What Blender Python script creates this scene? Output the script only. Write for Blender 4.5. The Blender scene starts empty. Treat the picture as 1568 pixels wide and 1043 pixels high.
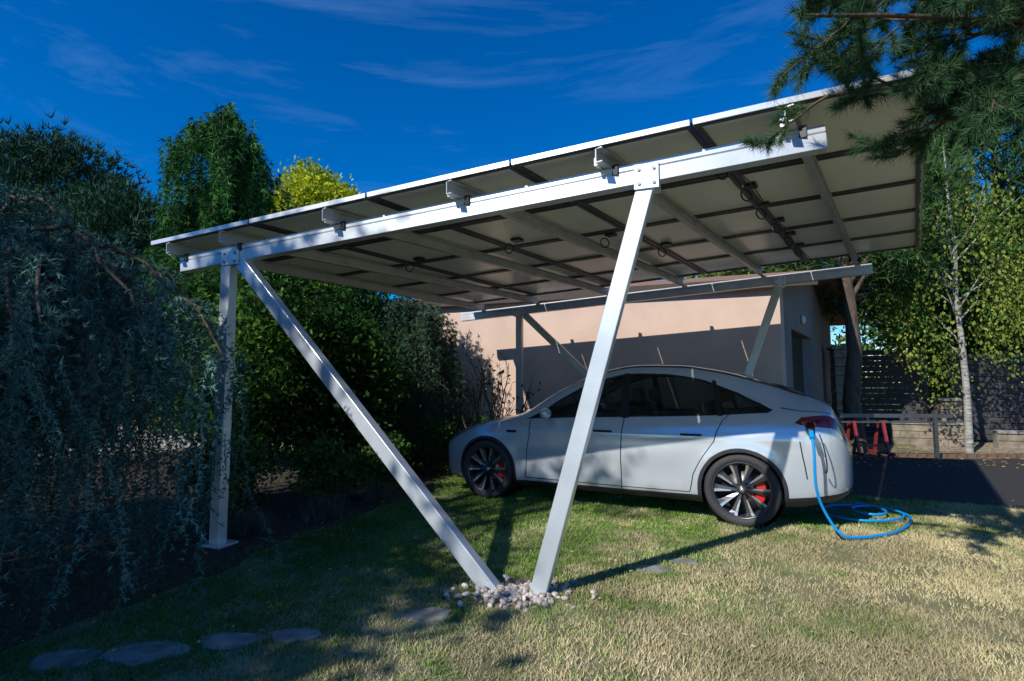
import bpy, math, random
import numpy as np
from mathutils import Vector, Matrix
from mathutils.geometry import delaunay_2d_cdt
random.seed(3); rng=np.random.default_rng(7)
sc=bpy.context.scene
sc.view_settings.view_transform='Standard'; sc.view_settings.look='None'; sc.view_settings.exposure=0
COL=sc.collection
# ---------------------------------------------------------------- materials
def new_mat(name):
    m=bpy.data.materials.new(name); m.use_nodes=True
    return m,m.node_tree.nodes,m.node_tree.links,m.node_tree.nodes['Principled BSDF']
def mat(name,col,rough=.6,metal=0.,var=.15,scale=6.,bump=0.,bscale=40.,coat=0.,col2=None,stretch=None,spec=None):
    m,n,l,b=new_mat(name)
    b.inputs['Roughness'].default_value=rough; b.inputs['Metallic'].default_value=metal
    b.inputs['Coat Weight'].default_value=coat
    if spec is not None: b.inputs['Specular IOR Level'].default_value=spec
    tc=n.new('ShaderNodeTexCoord'); mp=n.new('ShaderNodeMapping'); l.new(tc.outputs['Object'],mp.inputs[0])
    if stretch: mp.inputs['Scale'].default_value=stretch
    t=n.new('ShaderNodeTexNoise'); t.inputs['Scale'].default_value=scale; t.inputs['Detail'].default_value=6; l.new(mp.outputs[0],t.inputs['Vector'])
    r=n.new('ShaderNodeValToRGB'); r.color_ramp.elements[0].position=.3; r.color_ramp.elements[1].position=.7
    c2=col2 if col2 else tuple(min(1,c*(1+var)) for c in col)
    c1=col if col2 else tuple(c*(1-var) for c in col)
    r.color_ramp.elements[0].color=(*c1,1); r.color_ramp.elements[1].color=(*c2,1)
    l.new(t.outputs['Fac'],r.inputs[0]); l.new(r.outputs[0],b.inputs['Base Color'])
    if bump:
        t2=n.new('ShaderNodeTexNoise'); t2.inputs['Scale'].default_value=bscale; t2.inputs['Detail'].default_value=5; l.new(mp.outputs[0],t2.inputs['Vector'])
        bp=n.new('ShaderNodeBump'); bp.inputs['Strength'].default_value=bump; bp.inputs['Distance'].default_value=.02
        l.new(t2.outputs['Fac'],bp.inputs['Height']); l.new(bp.outputs[0],b.inputs['Normal'])
    return m
def leaf_mat(name,trans=.3,gloss=0.):
    m,n,l,b=new_mat(name); n.remove(b)
    a=n.new('ShaderNodeAttribute'); a.attribute_name='col'
    d=n.new('ShaderNodeBsdfDiffuse'); l.new(a.outputs['Color'],d.inputs[0]); out=d
    if trans:
        tr=n.new('ShaderNodeBsdfTranslucent'); l.new(a.outputs['Color'],tr.inputs[0])
        mx=n.new('ShaderNodeMixShader'); mx.inputs[0].default_value=trans
        l.new(out.outputs[0],mx.inputs[1]); l.new(tr.outputs[0],mx.inputs[2]); out=mx
    if gloss:
        g=n.new('ShaderNodeBsdfGlossy'); g.inputs['Roughness'].default_value=.4; mx=n.new('ShaderNodeMixShader'); mx.inputs[0].default_value=gloss
        l.new(out.outputs[0],mx.inputs[1]); l.new(g.outputs[0],mx.inputs[2]); out=mx
    l.new(out.outputs[0],n['Material Output'].inputs[0])
    return m
M_leaf=leaf_mat('foliage',.25,0); M_grass=leaf_mat('grass_blades',0); M_needle=leaf_mat('needles',0)
M_bark=mat('bark',(.09,.065,.045),.9,var=.5,scale=14,bump=1,bscale=30,stretch=(1,1,.25))
M_birch=mat('birch_bark',(.12,.11,.1),.8,col2=(.5,.48,.44),scale=9,bump=.4,stretch=(.5,.5,3))
M_alu=mat('galvanised_aluminium',(.66,.71,.76),.36,metal=.5,var=.12,scale=3,bump=.03,bscale=90)
M_alud=mat('aluminium_purlin',(.50,.52,.53),.45,metal=.45,var=.12)
M_frame=mat('panel_frame',(.5,.51,.52),.35,metal=.7)
M_framed=mat('panel_frame_dark',(.07,.07,.07),.45,metal=.3)
M_bolt=mat('bolt_steel',(.3,.3,.3),.35,metal=1)
M_back=mat('panel_backsheet',(.84,.87,.80),.28,var=.05,scale=1.5)
M_pglass=mat('panel_glass',(.01,.014,.03),.08,var=.1,coat=1)
M_black=mat('black_plastic',(.012,.012,.013),.45)
# ---------------------------------------------------------------- mesh helpers
def empty(name,loc=(0,0,0),rot=0.):
    e=bpy.data.objects.new(name,None); e.location=loc; e.rotation_euler=(0,0,rot); e.empty_display_size=.2; COL.objects.link(e); return e
def make(name,V,F,m,parent=None,col=None,smooth=False,mi=None):
    """V (n,3) array, F (m,k) array or list"""
    me=bpy.data.meshes.new(name); V=np.asarray(V,dtype=np.float32)
    if isinstance(F,np.ndarray):
        k=F.shape[1]; nf=len(F)
        me.vertices.add(len(V)); me.vertices.foreach_set('co',V.ravel())
        me.loops.add(nf*k); me.loops.foreach_set('vertex_index',F.astype(np.int32).ravel())
        me.polygons.add(nf); me.polygons.foreach_set('loop_start',np.arange(0,nf*k,k,dtype=np.int32))
        me.update(calc_edges=True)
    else:
        me.from_pydata([tuple(map(float,v)) for v in V],[],[tuple(map(int,f)) for f in F]); me.update()
    ms=m if isinstance(m,(list,tuple)) else [m]
    for x in ms: me.materials.append(x)
    if mi is not None: me.polygons.foreach_set('material_index',np.asarray(mi,dtype=np.int32))
    if smooth: me.polygons.foreach_set('use_smooth',np.ones(len(me.polygons),dtype=bool))
    if col is not None:
        a=me.color_attributes.new('col','FLOAT_COLOR','POINT')
        c=np.ones((len(V),4),dtype=np.float32); c[:,:3]=col; a.data.foreach_set('color',c.ravel())
    me.update()
    o=bpy.data.objects.new(name,me); COL.objects.link(o)
    if parent: o.parent=parent
    return o
def bevel(o,w=.004,s=2):
    b=o.modifiers.new('b','BEVEL'); b.width=w; b.segments=s; b.limit_method='ANGLE'; return o
def boxm(name,c,size,m,parent=None,rot=0.,bv=0.,tilt=None):
    x,y,z=[s/2 for s in size]
    V=np.array([(-x,-y,-z),(x,-y,-z),(x,y,-z),(-x,y,-z),(-x,-y,z),(x,-y,z),(x,y,z),(-x,y,z)])
    F=[(0,3,2,1),(4,5,6,7),(0,1,5,4),(1,2,6,5),(2,3,7,6),(3,0,4,7)]
    o=make(name,V,F,m,parent); o.location=c; o.rotation_euler=tilt if tilt else (0,0,rot)
    if bv: bevel(o,bv)
    return o
def frame_of(p0,p1,up=(0,0,1)):
    d=Vector(p1)-Vector(p0); L=d.length; d.normalize(); r=d.cross(Vector(up)).normalized(); u=r.cross(d).normalized()
    return d,r,u,L
def extrude(name,prof,p0,p1,m,parent=None,up=(0,0,1),bv=0.):
    """prof: list of (right,up) 2-D points ; extruded from p0 to p1"""
    d,r,u,L=frame_of(p0,p1,up); n=len(prof); V=[]
    for P in (Vector(p0),Vector(p1)):
        for a,b in prof: V.append(P+r*a+u*b)
    F=[tuple(range(n))[::-1],tuple(range(n,2*n))]
    for i in range(n): j=(i+1)%n; F.append((i,j,n+j,n+i))
    o=make(name,V,F,m,parent)
    if bv: bevel(o,bv)
    return o
def rect(w,h): return [(-w/2,-h/2),(w/2,-h/2),(w/2,h/2),(-w/2,h/2)]
def tube_arr(pts,rad,k=8):
    pts=[Vector(p) for p in pts]; V=[];F=[]
    for i,p in enumerate(pts):
        a=pts[max(i-1,0)]; b=pts[min(i+1,len(pts)-1)]; d=(b-a).normalized()
        ref=Vector((1,0,0)) if abs(d.x)<.8 else Vector((0,1,0))
        r=d.cross(ref).normalized(); u=r.cross(d)
        for j in range(k):
            t=2*math.pi*j/k; V.append(p+(r*math.cos(t)+u*math.sin(t))*rad[i])
    for i in range(len(pts)-1):
        for j in range(k):
            F.append((i*k+j,i*k+(j+1)%k,(i+1)*k+(j+1)%k,(i+1)*k+j))
    return np.array(V),np.array(F)
def merge(parts):
    Vs=[];Fs=[];o=0
    for V,F in parts: Vs.append(V);Fs.append(F+o);o+=len(V)
    return np.concatenate(Vs),np.concatenate(Fs)
def curve(name,pts,r,m,parent=None,cyc=False):
    cu=bpy.data.curves.new(name,'CURVE'); cu.dimensions='3D'; cu.bevel_depth=r; cu.bevel_resolution=3; cu.resolution_u=10
    s=cu.splines.new('NURBS'); s.points.add(len(pts)-1)
    for i,p in enumerate(pts): s.points[i].co=(*p,1)
    s.order_u=4; s.use_endpoint_u=True; s.use_cyclic_u=cyc
    cu.materials.append(m); o=bpy.data.objects.new(name,cu); COL.objects.link(o)
    if parent:o.parent=parent
    return o
_lat=rng.random((256,256))
def vnoise(x,y,s=1.):
    x=np.asarray(x)*s+37.3; y=np.asarray(y)*s+11.7
    xi=np.floor(x).astype(int); yi=np.floor(y).astype(int); fx=x-xi; fy=y-yi
    fx=fx*fx*(3-2*fx); fy=fy*fy*(3-2*fy)
    g=lambda a,b:_lat[a%256,b%256]
    return (g(xi,yi)*(1-fx)+g(xi+1,yi)*fx)*(1-fy)+(g(xi,yi+1)*(1-fx)+g(xi+1,yi+1)*fx)*fy
def unit(v): return v/np.maximum(np.linalg.norm(v,axis=-1,keepdims=True),1e-9)
def needles(P,D,n,L,w,spread,c1,c2,tone=None):
    """n needle triangles per point P heading D+spread"""
    N=len(P); P=np.repeat(P,n,0); D=np.repeat(D,n,0)
    d=unit(D+spread*rng.normal(size=P.shape)); s=unit(np.cross(d,rng.normal(size=P.shape)))
    l=L*(.6+.6*rng.random((len(P),1)))
    V=np.stack([P-s*w/2,P+s*w/2,P+d*l],1).reshape(-1,3)
    F=np.arange(len(V)).reshape(-1,3)
    tb=rng.random((N,1)) if tone is None else np.asarray(tone).reshape(-1,1)
    t=np.repeat(np.repeat(tb,n,0)*.75+.25*rng.random((N*n,1)),3,0)
    C=np.array(c1)*(1-t)+np.array(c2)*t
    return V,F,C
def leafq(P,size,c1,c2,tone,droop=None):
    N=len(P); a=unit(rng.normal(size=P.shape)); 
    if droop is not None: a=unit(a*.7+np.array(droop))
    b=unit(np.cross(a,rng.normal(size=P.shape))); s=size*(.6+.8*rng.random((N,1)))
    V=np.stack([P,P+a*s*.5+b*s*.3,P+a*s,P+a*s*.5-b*s*.3],1).reshape(-1,3)
    F=np.arange(len(V)).reshape(-1,4)
    t=np.clip(np.repeat(tone.reshape(-1,1)+.25*rng.normal(size=(N,1)),4,0),0,1)
    return V,F,np.array(c1)*(1-t)+np.array(c2)*t
def ellpts(c,r,n,shell=.0):
    v=unit(rng.normal(size=(n,3))); q=(shell+(1-shell)*rng.random((n,1)))**(1/2.2)
    return np.array(c)+v*q*np.array(r)
# ---------------------------------------------------------------- trees
def limbs(base,targets,r0,top):
    parts=[]; base=Vector(base); top=Vector(top)
    pts=[base.lerp(top,i/6)+Vector((rng.normal()*.04,rng.normal()*.04,0))*(i>0) for i in range(7)]
    parts.append(tube_arr(pts,[r0*(1-.13*i) for i in range(7)],10))
    for t in targets:
        t=Vector(t); f=min(.95,max(.3,(t.z-base.z)/(top.z-base.z)*.75)); s=base.lerp(top,f)
        mid=s.lerp(t,.5)+Vector((rng.normal(),rng.normal(),rng.normal()))*.12
        rr=r0*.38*(1.1-f*.6); parts.append(tube_arr([s,s.lerp(mid,.5),mid,t],[rr,rr*.8,rr*.55,rr*.15],6))
    return merge(parts)
def broad_tree(name,base,top,crown_c,crown_r,nclump,nleaf,lsize,c1,c2,clr=.35,r0=.12,shell=.35,bark=None,droop=None,drop=0.):
    e=empty(name)
    cl=ellpts(crown_c,crown_r,nclump,shell)
    V,F=limbs(base,cl[::max(1,nclump//16)],r0,top); make('trunk',V,F,bark or M_bark,e,smooth=True)
    P=np.repeat(cl,nleaf,0); tone=np.repeat(rng.random(nclump),nleaf)
    P=P+rng.normal(size=P.shape)*clr*np.array([1,1,.7])
    if drop: P[:,2]-=drop*rng.random(len(P))
    kk=P[:,2]>.03; P=P[kk]; tone=tone[kk]
    V,F,C=leafq(P,lsize,c1,c2,tone,droop); make('crown',V,F,M_leaf,e,col=C)
    return e
def needle_tree(name,base,top,crown_c,crown_r,nclump,nt,L,w_,c1,c2,clr=.3,r0=.15,shell=.3,nn=9):
    """pine: rounded masses of upright needle brushes"""
    e=empty(name); cl=ellpts(crown_c,crown_r,nclump,shell)
    V,F=limbs(base,cl[::max(1,nclump//22)],r0,top); make('trunk',V,F,M_bark,e,smooth=True)
    P=np.repeat(cl,nt,0)+rng.normal(size=(nclump*nt,3))*clr*np.array([1,1,.55]); D=unit(P-np.array(crown_c))*.7+np.array([0,0,.5])
    V,F,C=needles(P,D,nn,L,w_,.6,c1,c2); make('crown',V,F,M_needle,e,col=C); return e
def conifer(name,base,h,rbase,nb,c1,c2,z0=.15,nl=.28,w=.016,droop=-.5,hang=.5,step=.12,lean=(0,0),nn=12,power=.8,r0=.14,bulge=0.):
    """whorls of drooping limbs carrying needle sprays that hang"""
    e=empty(name); b=np.array(base,float); parts=[]; top=b+np.array([lean[0],lean[1],h])
    parts.append(tube_arr([Vector(b+(top-b)*i/8) for i in range(9)],[r0*(1-.115*i) for i in range(9)],9))
    P=[];D=[];T=[]
    for i in range(nb):
        f=z0+(1-z0)*((i+rng.random())/nb); az=rng.random()*6.283; tn=rng.random()
        R=rbase*((1-f)**power)*(.4+.9*rng.random())+.1+bulge*math.exp(-((f-.86)/.1)**2)*rng.random()
        s=b+(top-b)*f; d=np.array([math.cos(az),math.sin(az),0]); 
        k=max(3,int(R/step)); pl=[]
        for j in range(k+1):
            q=j/k; p=s+d*R*q+np.array([0,0,.25*R*math.sin(q*2.2)+droop*R*q*q]); pl.append(p)
        parts.append(tube_arr([Vector(p) for p in pl[::max(1,k//3)]],[.03*(1-.25*q)*max(.3,R/rbase) for q in range(len(pl[::max(1,k//3)]))],5))
        for j,p in enumerate(pl[1:]):
            for m_ in range(2+int(3*hang)):
                off=rng.normal(size=3)*.09; L=rng.random()*hang*(.5+j/k)
                m2=max(1,int(L/.14)+1)
                for q in range(m2):
                    P.append(p+off+np.array([0,0,-q*.14])); D.append(d*.35+np.array([0,0,-.6])+rng.normal(size=3)*.2); T.append(min(1,max(0,tn+.2*rng.normal())))
    V,F=merge(parts); make('trunk',V,F,M_bark,e,smooth=True)
    V,F,C=needles(np.array(P),np.array(D),nn,nl,w,.45,c1,c2,T); make('crown',V,F,M_needle,e,col=C)
    return e
# ================================================================ CAMERA
CAMH=1.378
cam=bpy.data.cameras.new('camera'); co=bpy.data.objects.new('camera',cam); COL.objects.link(co); sc.camera=co
cam.sensor_width=36; cam.lens=820/1568*36; cam.clip_end=2000; cam.clip_start=.05
co.location=(0,0,CAMH); co.rotation_euler=(math.radians(90+4.775),0,0)
# ================================================================ LIGHT
EL=math.radians(36); SD=np.array([.712,.702])
sun=bpy.data.lights.new('sun','SUN'); sun.energy=5.0; sun.angle=math.radians(.5); sun.color=(1,.95,.86)
so=bpy.data.objects.new('sun',sun); COL.objects.link(so); so.location=(-20,-20,20)
dv=Vector((SD[0]*math.cos(EL),SD[1]*math.cos(EL),-math.sin(EL))); so.rotation_euler=dv.to_track_quat('-Z','Y').to_euler()
w=bpy.data.worlds.new('World'); sc.world=w; w.use_nodes=True; n=w.node_tree.nodes; l=w.node_tree.links
sky=n.new('ShaderNodeTexSky'); sky.sky_type='NISHITA'; sky.sun_disc=False; sky.sun_elevation=EL; sky.sun_rotation=math.radians(225)
sky.air_density=1.0; sky.dust_density=.1; sky.ozone_density=4.
hs=n.new('ShaderNodeHueSaturation'); hs.inputs['Hue'].default_value=.512; hs.inputs['Saturation'].default_value=1.75; hs.inputs['Value'].default_value=1.0
l.new(sky.outputs[0],hs.inputs['Color'])
tc=n.new('ShaderNodeTexCoord'); mp=n.new('ShaderNodeMapping'); mp.inputs['Scale'].default_value=(1.2,3.6,10); mp.inputs['Rotation'].default_value=(.35,.28,.4)
l.new(tc.outputs['Generated'],mp.inputs[0]); nt=n.new('ShaderNodeTexNoise'); nt.inputs['Scale'].default_value=1.7; nt.inputs['Detail'].default_value=12; nt.inputs['Roughness'].default_value=.66; nt.inputs['Distortion'].default_value=.5
l.new(mp.outputs[0],nt.inputs['Vector']); cr=n.new('ShaderNodeValToRGB'); cr.color_ramp.elements[0].position=.52; cr.color_ramp.elements[1].position=.9
cr.color_ramp.elements[1].color=(.15,.15,.15,1); l.new(nt.outputs['Fac'],cr.inputs[0])
mx=n.new('ShaderNodeMix'); mx.data_type='RGBA'; l.new(cr.outputs[0],mx.inputs['Factor']); l.new(hs.outputs[0],mx.inputs[6]); mx.inputs[7].default_value=(3,5.2,8,1)
bg=n['Background']; bg.inputs[1].default_value=.14; l.new(mx.outputs[2],bg.inputs[0])
# ================================================================ GROUND
M_soil=mat('lawn_soil',(.11,.12,.05),.95,col2=(.30,.27,.16),scale=3,bump=.6,bscale=60)
gs=600.
ground=make('ground',[(-gs,-gs,0),(gs,-gs,0),(gs,gs,0),(-gs,gs,0)],[(0,1,2,3)],M_soil)
def sheet(name,poly,z,m,parent=None,rough=.06):
    P=[]
    for i in range(len(poly)):
        a=np.array(poly[i],float);b=np.array(poly[(i+1)%len(poly)],float); L=np.linalg.norm(b-a); k=max(1,int(L/.25)) if L<9 else 1
        for j in range(k):
            q=a+(b-a)*j/k; P.append((q[0]+rng.normal()*rough*(j>0),q[1]+rng.normal()*rough*(j>0),z))
    return make(name,P,[tuple(range(len(P)))],m,parent)
M_mulch=mat('bark_mulch',(.02,.015,.01),.95,col2=(.08,.06,.045),scale=25,bump=1,bscale=70)
bed=[(-2.9,1.6),(-2.65,2.9),(-2.3,3.8),(-2.0,4.9),(-1.6,5.8),(-1.1,6.9),(-.95,8.2),(.2,9.9),(-6.5,12.2),(-9,8),(-8,1)]
sheet('soil_bed',bed,.004,M_mulch)
M_asph=mat('asphalt',(.035,.035,.037),.9,var=.3,scale=30,bump=.5,bscale=120)
drive=[(3.9,7.0),(4.9,6.5),(6.2,5.9),(9,4.6),(22,2),(22,11.5),(9.0,10.2),(6.4,10.4),(8.4,14.2),(7.0,14.2),(4.3,8.5)]
sheet('asphalt_drive',drive,.005,M_asph,rough=.03)
M_grav=mat('pale_gravel',(.5,.46,.38),.95,var=.3,scale=30,bump=.6,bscale=60)
sheet('gravel_path',[(-16,9),(-9.2,9),(-6.8,12.6),(-4,13.8),(-3,16),(-6,19),(-22,17)],.006,M_grav)
sheet('gravel_path',[(8.6,11.4),(14,9.9),(15,12),(9.6,13.2)],.006,mat('leaf_strewn_gravel',(.22,.17,.12),.95,col2=(.4,.33,.25),scale=20,bump=.6))
def inpoly(x,y,poly):
    x=np.asarray(x);y=np.asarray(y);r=np.zeros(x.shape,bool);n=len(poly)
    for i in range(n):
        x1,y1=poly[i];x2,y2=poly[(i+1)%n]
        c=((y1>y)!=(y2>y))&(x<(x2-x1)*(y-y1)/(y2-y1+1e-12)+x1); r^=c
    return r
stones=[(-2.25,2.82,.16),(-1.9,2.88,.18),(-1.52,3.02,.15),(-1.2,3.08,.13),(-.52,3.34,.15),(1.05,4.16,.13),(1.35,4.32,.11)]
VB=np.array([.035,3.69])
NG=640000
x=rng.random(NG)*10.2-3.0; y=1.7+rng.random(NG)**1.4*8.3
k=~inpoly(x+rng.normal(size=NG)*.09,y+rng.normal(size=NG)*.09,bed)&~inpoly(x+rng.normal(size=NG)*.03,y+rng.normal(size=NG)*.03,drive)
for sx_,sy_,sr in stones: k&=~(((x-sx_)**2+((y-sy_)*1.4)**2)<(sr*1.0)**2*(.5+.7*rng.random(NG)))
k&=~(((x-VB[0])**2+(y-VB[1])**2)<(.24+.08*rng.random(NG))**2)
k&=~((x>3.4)&(y>9.2-.38*x+1.4))
dens=.5*vnoise(x,y,1.7)+.5*vnoise(x,y,7.)
k&=rng.random(NG)<np.clip(-.1+1.7*dens,0.1,1)
x=x[k];y=y[k];N=len(x)
h=(.013+.018*rng.random(N))*(.8+.6*vnoise(x,y,5.)); wd=.0017+.0006*y
az=rng.random(N)*6.283; ln=.8*rng.random(N)+.2
tip=np.stack([x+np.cos(az)*h*ln,y+np.sin(az)*h*ln,h],1); a2=rng.random(N)*6.283
V=np.stack([np.stack([x-np.cos(a2)*wd,y-np.sin(a2)*wd,0*x],1),np.stack([x+np.cos(a2)*wd,y+np.sin(a2)*wd,0*x],1),tip],1).reshape(-1,3)
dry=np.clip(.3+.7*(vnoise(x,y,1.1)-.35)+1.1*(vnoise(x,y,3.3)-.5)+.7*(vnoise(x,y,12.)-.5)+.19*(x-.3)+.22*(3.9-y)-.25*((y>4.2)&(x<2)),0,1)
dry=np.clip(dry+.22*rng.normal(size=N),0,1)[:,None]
shade=((.66+.6*vnoise(x,y,2.3))*np.clip(1.05+.18*x,.55,1.05))[:,None]  # patchy random tone, plus the left lawn's shade painted into the blade colour
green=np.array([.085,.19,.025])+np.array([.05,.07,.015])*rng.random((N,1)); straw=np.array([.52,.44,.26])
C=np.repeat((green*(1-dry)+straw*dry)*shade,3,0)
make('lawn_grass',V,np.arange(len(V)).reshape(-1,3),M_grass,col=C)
M_stone=mat('flagstone',(.22,.22,.2),.9,var=.45,scale=8,bump=.5,bscale=30)
for sx_,sy_,sr in stones:
    k=9; P=[]
    for j in range(k):
        a=6.283*j/k; r=sr*(.75+.4*rng.random()); P.append((sx_+r*math.cos(a)*1.2,sy_+r*math.sin(a)*.7,.0))
    V=P+[(p[0],p[1],.008) for p in P]; F=[tuple(range(k,2*k))]+[(j,(j+1)%k,k+(j+1)%k,k+j) for j in range(k)]
    bevel(make('stepping_stone',V,F,M_stone),.003)
def ico():
    t=(1+5**.5)/2; v=unit(np.array([(-1,t,0),(1,t,0),(-1,-t,0),(1,-t,0),(0,-1,t),(0,1,t),(0,-1,-t),(0,1,-t),(t,0,-1),(t,0,1),(-t,0,-1),(-t,0,1)],float))
    f=[(0,11,5),(0,5,1),(0,1,7),(0,7,10),(0,10,11),(1,5,9),(5,11,4),(11,10,2),(10,7,6),(7,1,8),(3,9,4),(3,4,2),(3,2,6),(3,6,8),(3,8,9),(4,9,5),(2,4,11),(6,2,10),(8,6,7),(9,8,1)]
    V=list(map(tuple,v));cache={};F=[]
    def mid(a,b):
        key=(min(a,b),max(a,b))
        if key not in cache:
            m=unit((np.array(V[a])+np.array(V[b]))[None])[0]; V.append(tuple(m)); cache[key]=len(V)-1
        return cache[key]
    for a,b,c in f:
        p,q,r=mid(a,b),mid(b,c),mid(c,a); F+=[(a,p,r),(b,q,p),(c,r,q),(p,q,r)]
    return np.array(V),np.array(F)
IV,IF=ico()
parts=[];cols=[]
for i in range(330):
    r=min(.36,abs(rng.normal())*.15+.02); a=rng.random()*6.283; s=.012+.019*rng.random()
    c=np.array([VB[0]+.02+r*math.cos(a)*1.35,VB[1]-.03+r*math.sin(a)*.85,s*.45+max(0,.03-.13*r)*rng.random()])
    R=Matrix.Rotation(rng.random()*6,3,Vector(rng.normal(size=3))); 
    parts.append(((IV*np.array([1,.75,.55])*s)@np.array(R)+c,IF)); b=.22+.42*rng.random(); cols.append(np.tile(np.array([b,b*.87,b*.78]),(len(IV),1)))
V,F=merge(parts); M_peb=leaf_mat('pebble_stone',0.0,.05); make('pebbles',V,F,M_peb,col=np.concatenate(cols),smooth=True)
n_=1100; lx=rng.random(n_)*9-3.; ly=2.2+rng.random(n_)*6
P=np.stack([lx,ly,.03+0*lx],1); V,F,C=leafq(P,.03,(.25,.16,.05),(.65,.55,.3),rng.random(n_)); V[:,2]=.024+(V[:,2]-.03)*.35+.005
make('fallen_leaves',V,F,M_leaf,col=C)
n_=2600; lx=-6+rng.random(n_)*5; ly=2.+rng.random(n_)*7; k=inpoly(lx,ly,bed); P=np.stack([lx,ly,.02+0*lx],1)[k]; V,F,C=leafq(P,.035,(.05,.035,.02),(.4,.33,.22),rng.random(len(P))**2); V[:,2]=.012+(V[:,2]-.02)*.3+.004
make('leaf_litter',V,F,M_leaf,col=C)
# ================================================================ CARPORT
A=np.array([-2.5,4.76,2.46]);B=np.array([.90,3.46,2.69]);Cc=np.array([.13,9.15,2.57]);Dd=np.array([3.9,7.71,2.82])
def R(s,t,dz=0.):
    q=s/3.64; f=A+(B-A)*q; r=Cc+(Dd-Cc)*q; p=f+(r-f)*t; return np.array([p[0],p[1],p[2]+dz])
cp=empty('solar_carport')
prof=[(-.045,-.072),(.045,-.072),(.045,.022),(.036,.022),(.036,.03),(.045,.03),(.045,.072),(-.045,.072)]
extrude('front_beam',prof,R(-.64,0,.09),R(4.68,0,.09),M_alu,cp,bv=.003)
extrude('rear_beam',prof,R(-1.0,1,.09),R(4.68,1,.09),M_alud,cp,bv=.003)
cprof=[(-.025,-.05),(.025,-.05),(.025,-.042),(-.017,-.042),(-.017,.042),(.025,.042),(.025,.05),(-.025,.05)]
for i,s in enumerate([-.6,.06,1.18,2.30,3.40,4.52]):
    s2=s+[0,.25,.22,.15,.05,0][i]
    f0=R(s,0,.164+.05); 
    p0=f0-(R(s2,1)-R(s,0))*.036; r0=R(s2,1,.164+.05)
    extrude('purlin_%d'%i,cprof,p0,r0,M_alud,cp)
    extrude('clamp_%d'%i,rect(.04,.07),R(s+.05,-.0115,.14),R(s+.05,.0115,.14),M_black,cp)
    extrude('gusset_%d'%i,[(-.012,0),(.012,0),(.012,.1),(-.012,.1)],R(s-.045,-.026,.164),R(s-.045,.008,.164),M_alu,cp)
ss=np.linspace(-.82,5.18,6); ts=np.linspace(-.035,.955,6); Zp=.268
bV=[];bF=[];fV=[];fF=[];gV=[];gF=[]
def quad(Vl,Fl,a,b,c,d):
    k=len(Vl);Vl+= [a,b,c,d];Fl.append((k,k+1,k+2,k+3))
for i in range(5):
    for j in range(5):
        s0,s1,t0,t1=ss[i]+.008,ss[i+1]-.008,ts[j]+.0015,ts[j+1]-.0015
        fs=.03;ft=.03/4.8
        quad(bV,bF,R(s0+.004,t0+.001,Zp+.02),R(s0+.004,t1-.001,Zp+.02),R(s1-.004,t1-.001,Zp+.02),R(s1-.004,t0+.001,Zp+.02))
        quad(gV,gF,R(s0+.004,t0+.001,Zp+.034),R(s1-.004,t0+.001,Zp+.034),R(s1-.004,t1-.001,Zp+.034),R(s0+.004,t1-.001,Zp+.034))
        def fb(a,b,c,d):
            lo=[R(*q,Zp) for q in (a,b,c,d)];hi=[R(*q,Zp+.038) for q in (a,b,c,d)]; k=len(fV); fV.extend(lo+hi)
            fF.extend([(k,k+3,k+2,k+1),(k+4,k+5,k+6,k+7)]+[(k+q,k+(q+1)%4,k+4+(q+1)%4,k+4+q) for q in range(4)])
        fb((s0,t0),(s1,t0),(s1,t0+ft),(s0,t0+ft)); fb((s0,t1-ft),(s1,t1-ft),(s1,t1),(s0,t1))
        fb((s0,t0+ft),(s0+fs,t0+ft),(s0+fs,t1-ft),(s0,t1-ft)); fb((s1-fs,t0+ft),(s1,t0+ft),(s1,t1-ft),(s1-fs,t1-ft))
make('panel_backs',bV,bF,M_back,cp); make('panel_glass',gV,gF,M_pglass,cp); make('panel_frames',fV,fF,M_framed,cp)
for i in range(5): extrude('front_edge_rail_%d'%i,rect(.012,.036),R(ss[i]+.01,-.037,Zp+.02),R(ss[i+1]-.01,-.037,Zp+.02),M_alu,cp)
extrude('side_edge_rail',rect(.012,.036),R(5.19,-.035,Zp+.02),R(5.19,.955,Zp+.02),M_frame,cp)
for s,tt in [(4.0,.08),(4.03,.2),(4.02,.32),(4.04,.44),(4.05,.57),(4.05,.7),(1.8,.28),(2.6,.35),(2.9,.5),(.6,.3)]:
    c=R(s,tt,.2); pts=[(c[0]+.045*math.cos(a),c[1]+.02*math.sin(a),c[2]-.05+.06*math.sin(a)) for a in np.linspace(0,6.28,9)[:-1]]
    curve('cable_loop',pts,.006,M_black,cp,True)
    extrude('junction_box',rect(.10,.025),R(s,tt+.02,.27),R(s,tt+.04,.27),M_black,cp)
for s in (4.0,4.06):
    curve('dc_cable',[R(s+.025*rng.normal(),t,.25-.06*rng.random()) for t in np.linspace(.05,.9,18)],.0045,M_black,cp)
VR=np.array([.16,3.655,.0]);VL=np.array([-.09,3.735,.0])
sp=[(-.055,-.045),(.055,-.045),(.055,.045),(-.055,.045)]
def strut(n,p0,p1,m=M_alu,pr=None):
    nb=np.array([.356,.932,0]); return extrude(n,pr or sp,p0,p1,m,cp,up=nb,bv=.006)
strut('strut_right',VR+[0,0,-.05],B+np.array([0,0,.03]))
strut('strut_left',VL+[0,0,-.05],A+np.array([.09,-.035,.01]))
strut('post_left',(-2.55,4.77,0),A+np.array([-.06,.02,.02]))
VBr=np.array([2.91,7.97,0])
strut('rear_strut_right',VBr,Dd+np.array([0,0,.03]),M_alud); strut('rear_strut_left',VBr-[.2,-.08,0],Cc+np.array([.1,-.035,0]),M_alud)
strut('rear_post_left',(Cc[0],Cc[1],0),Cc+np.array([0,0,.02]),M_alud)
fd=np.array([.934,-.357,.0])
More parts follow.
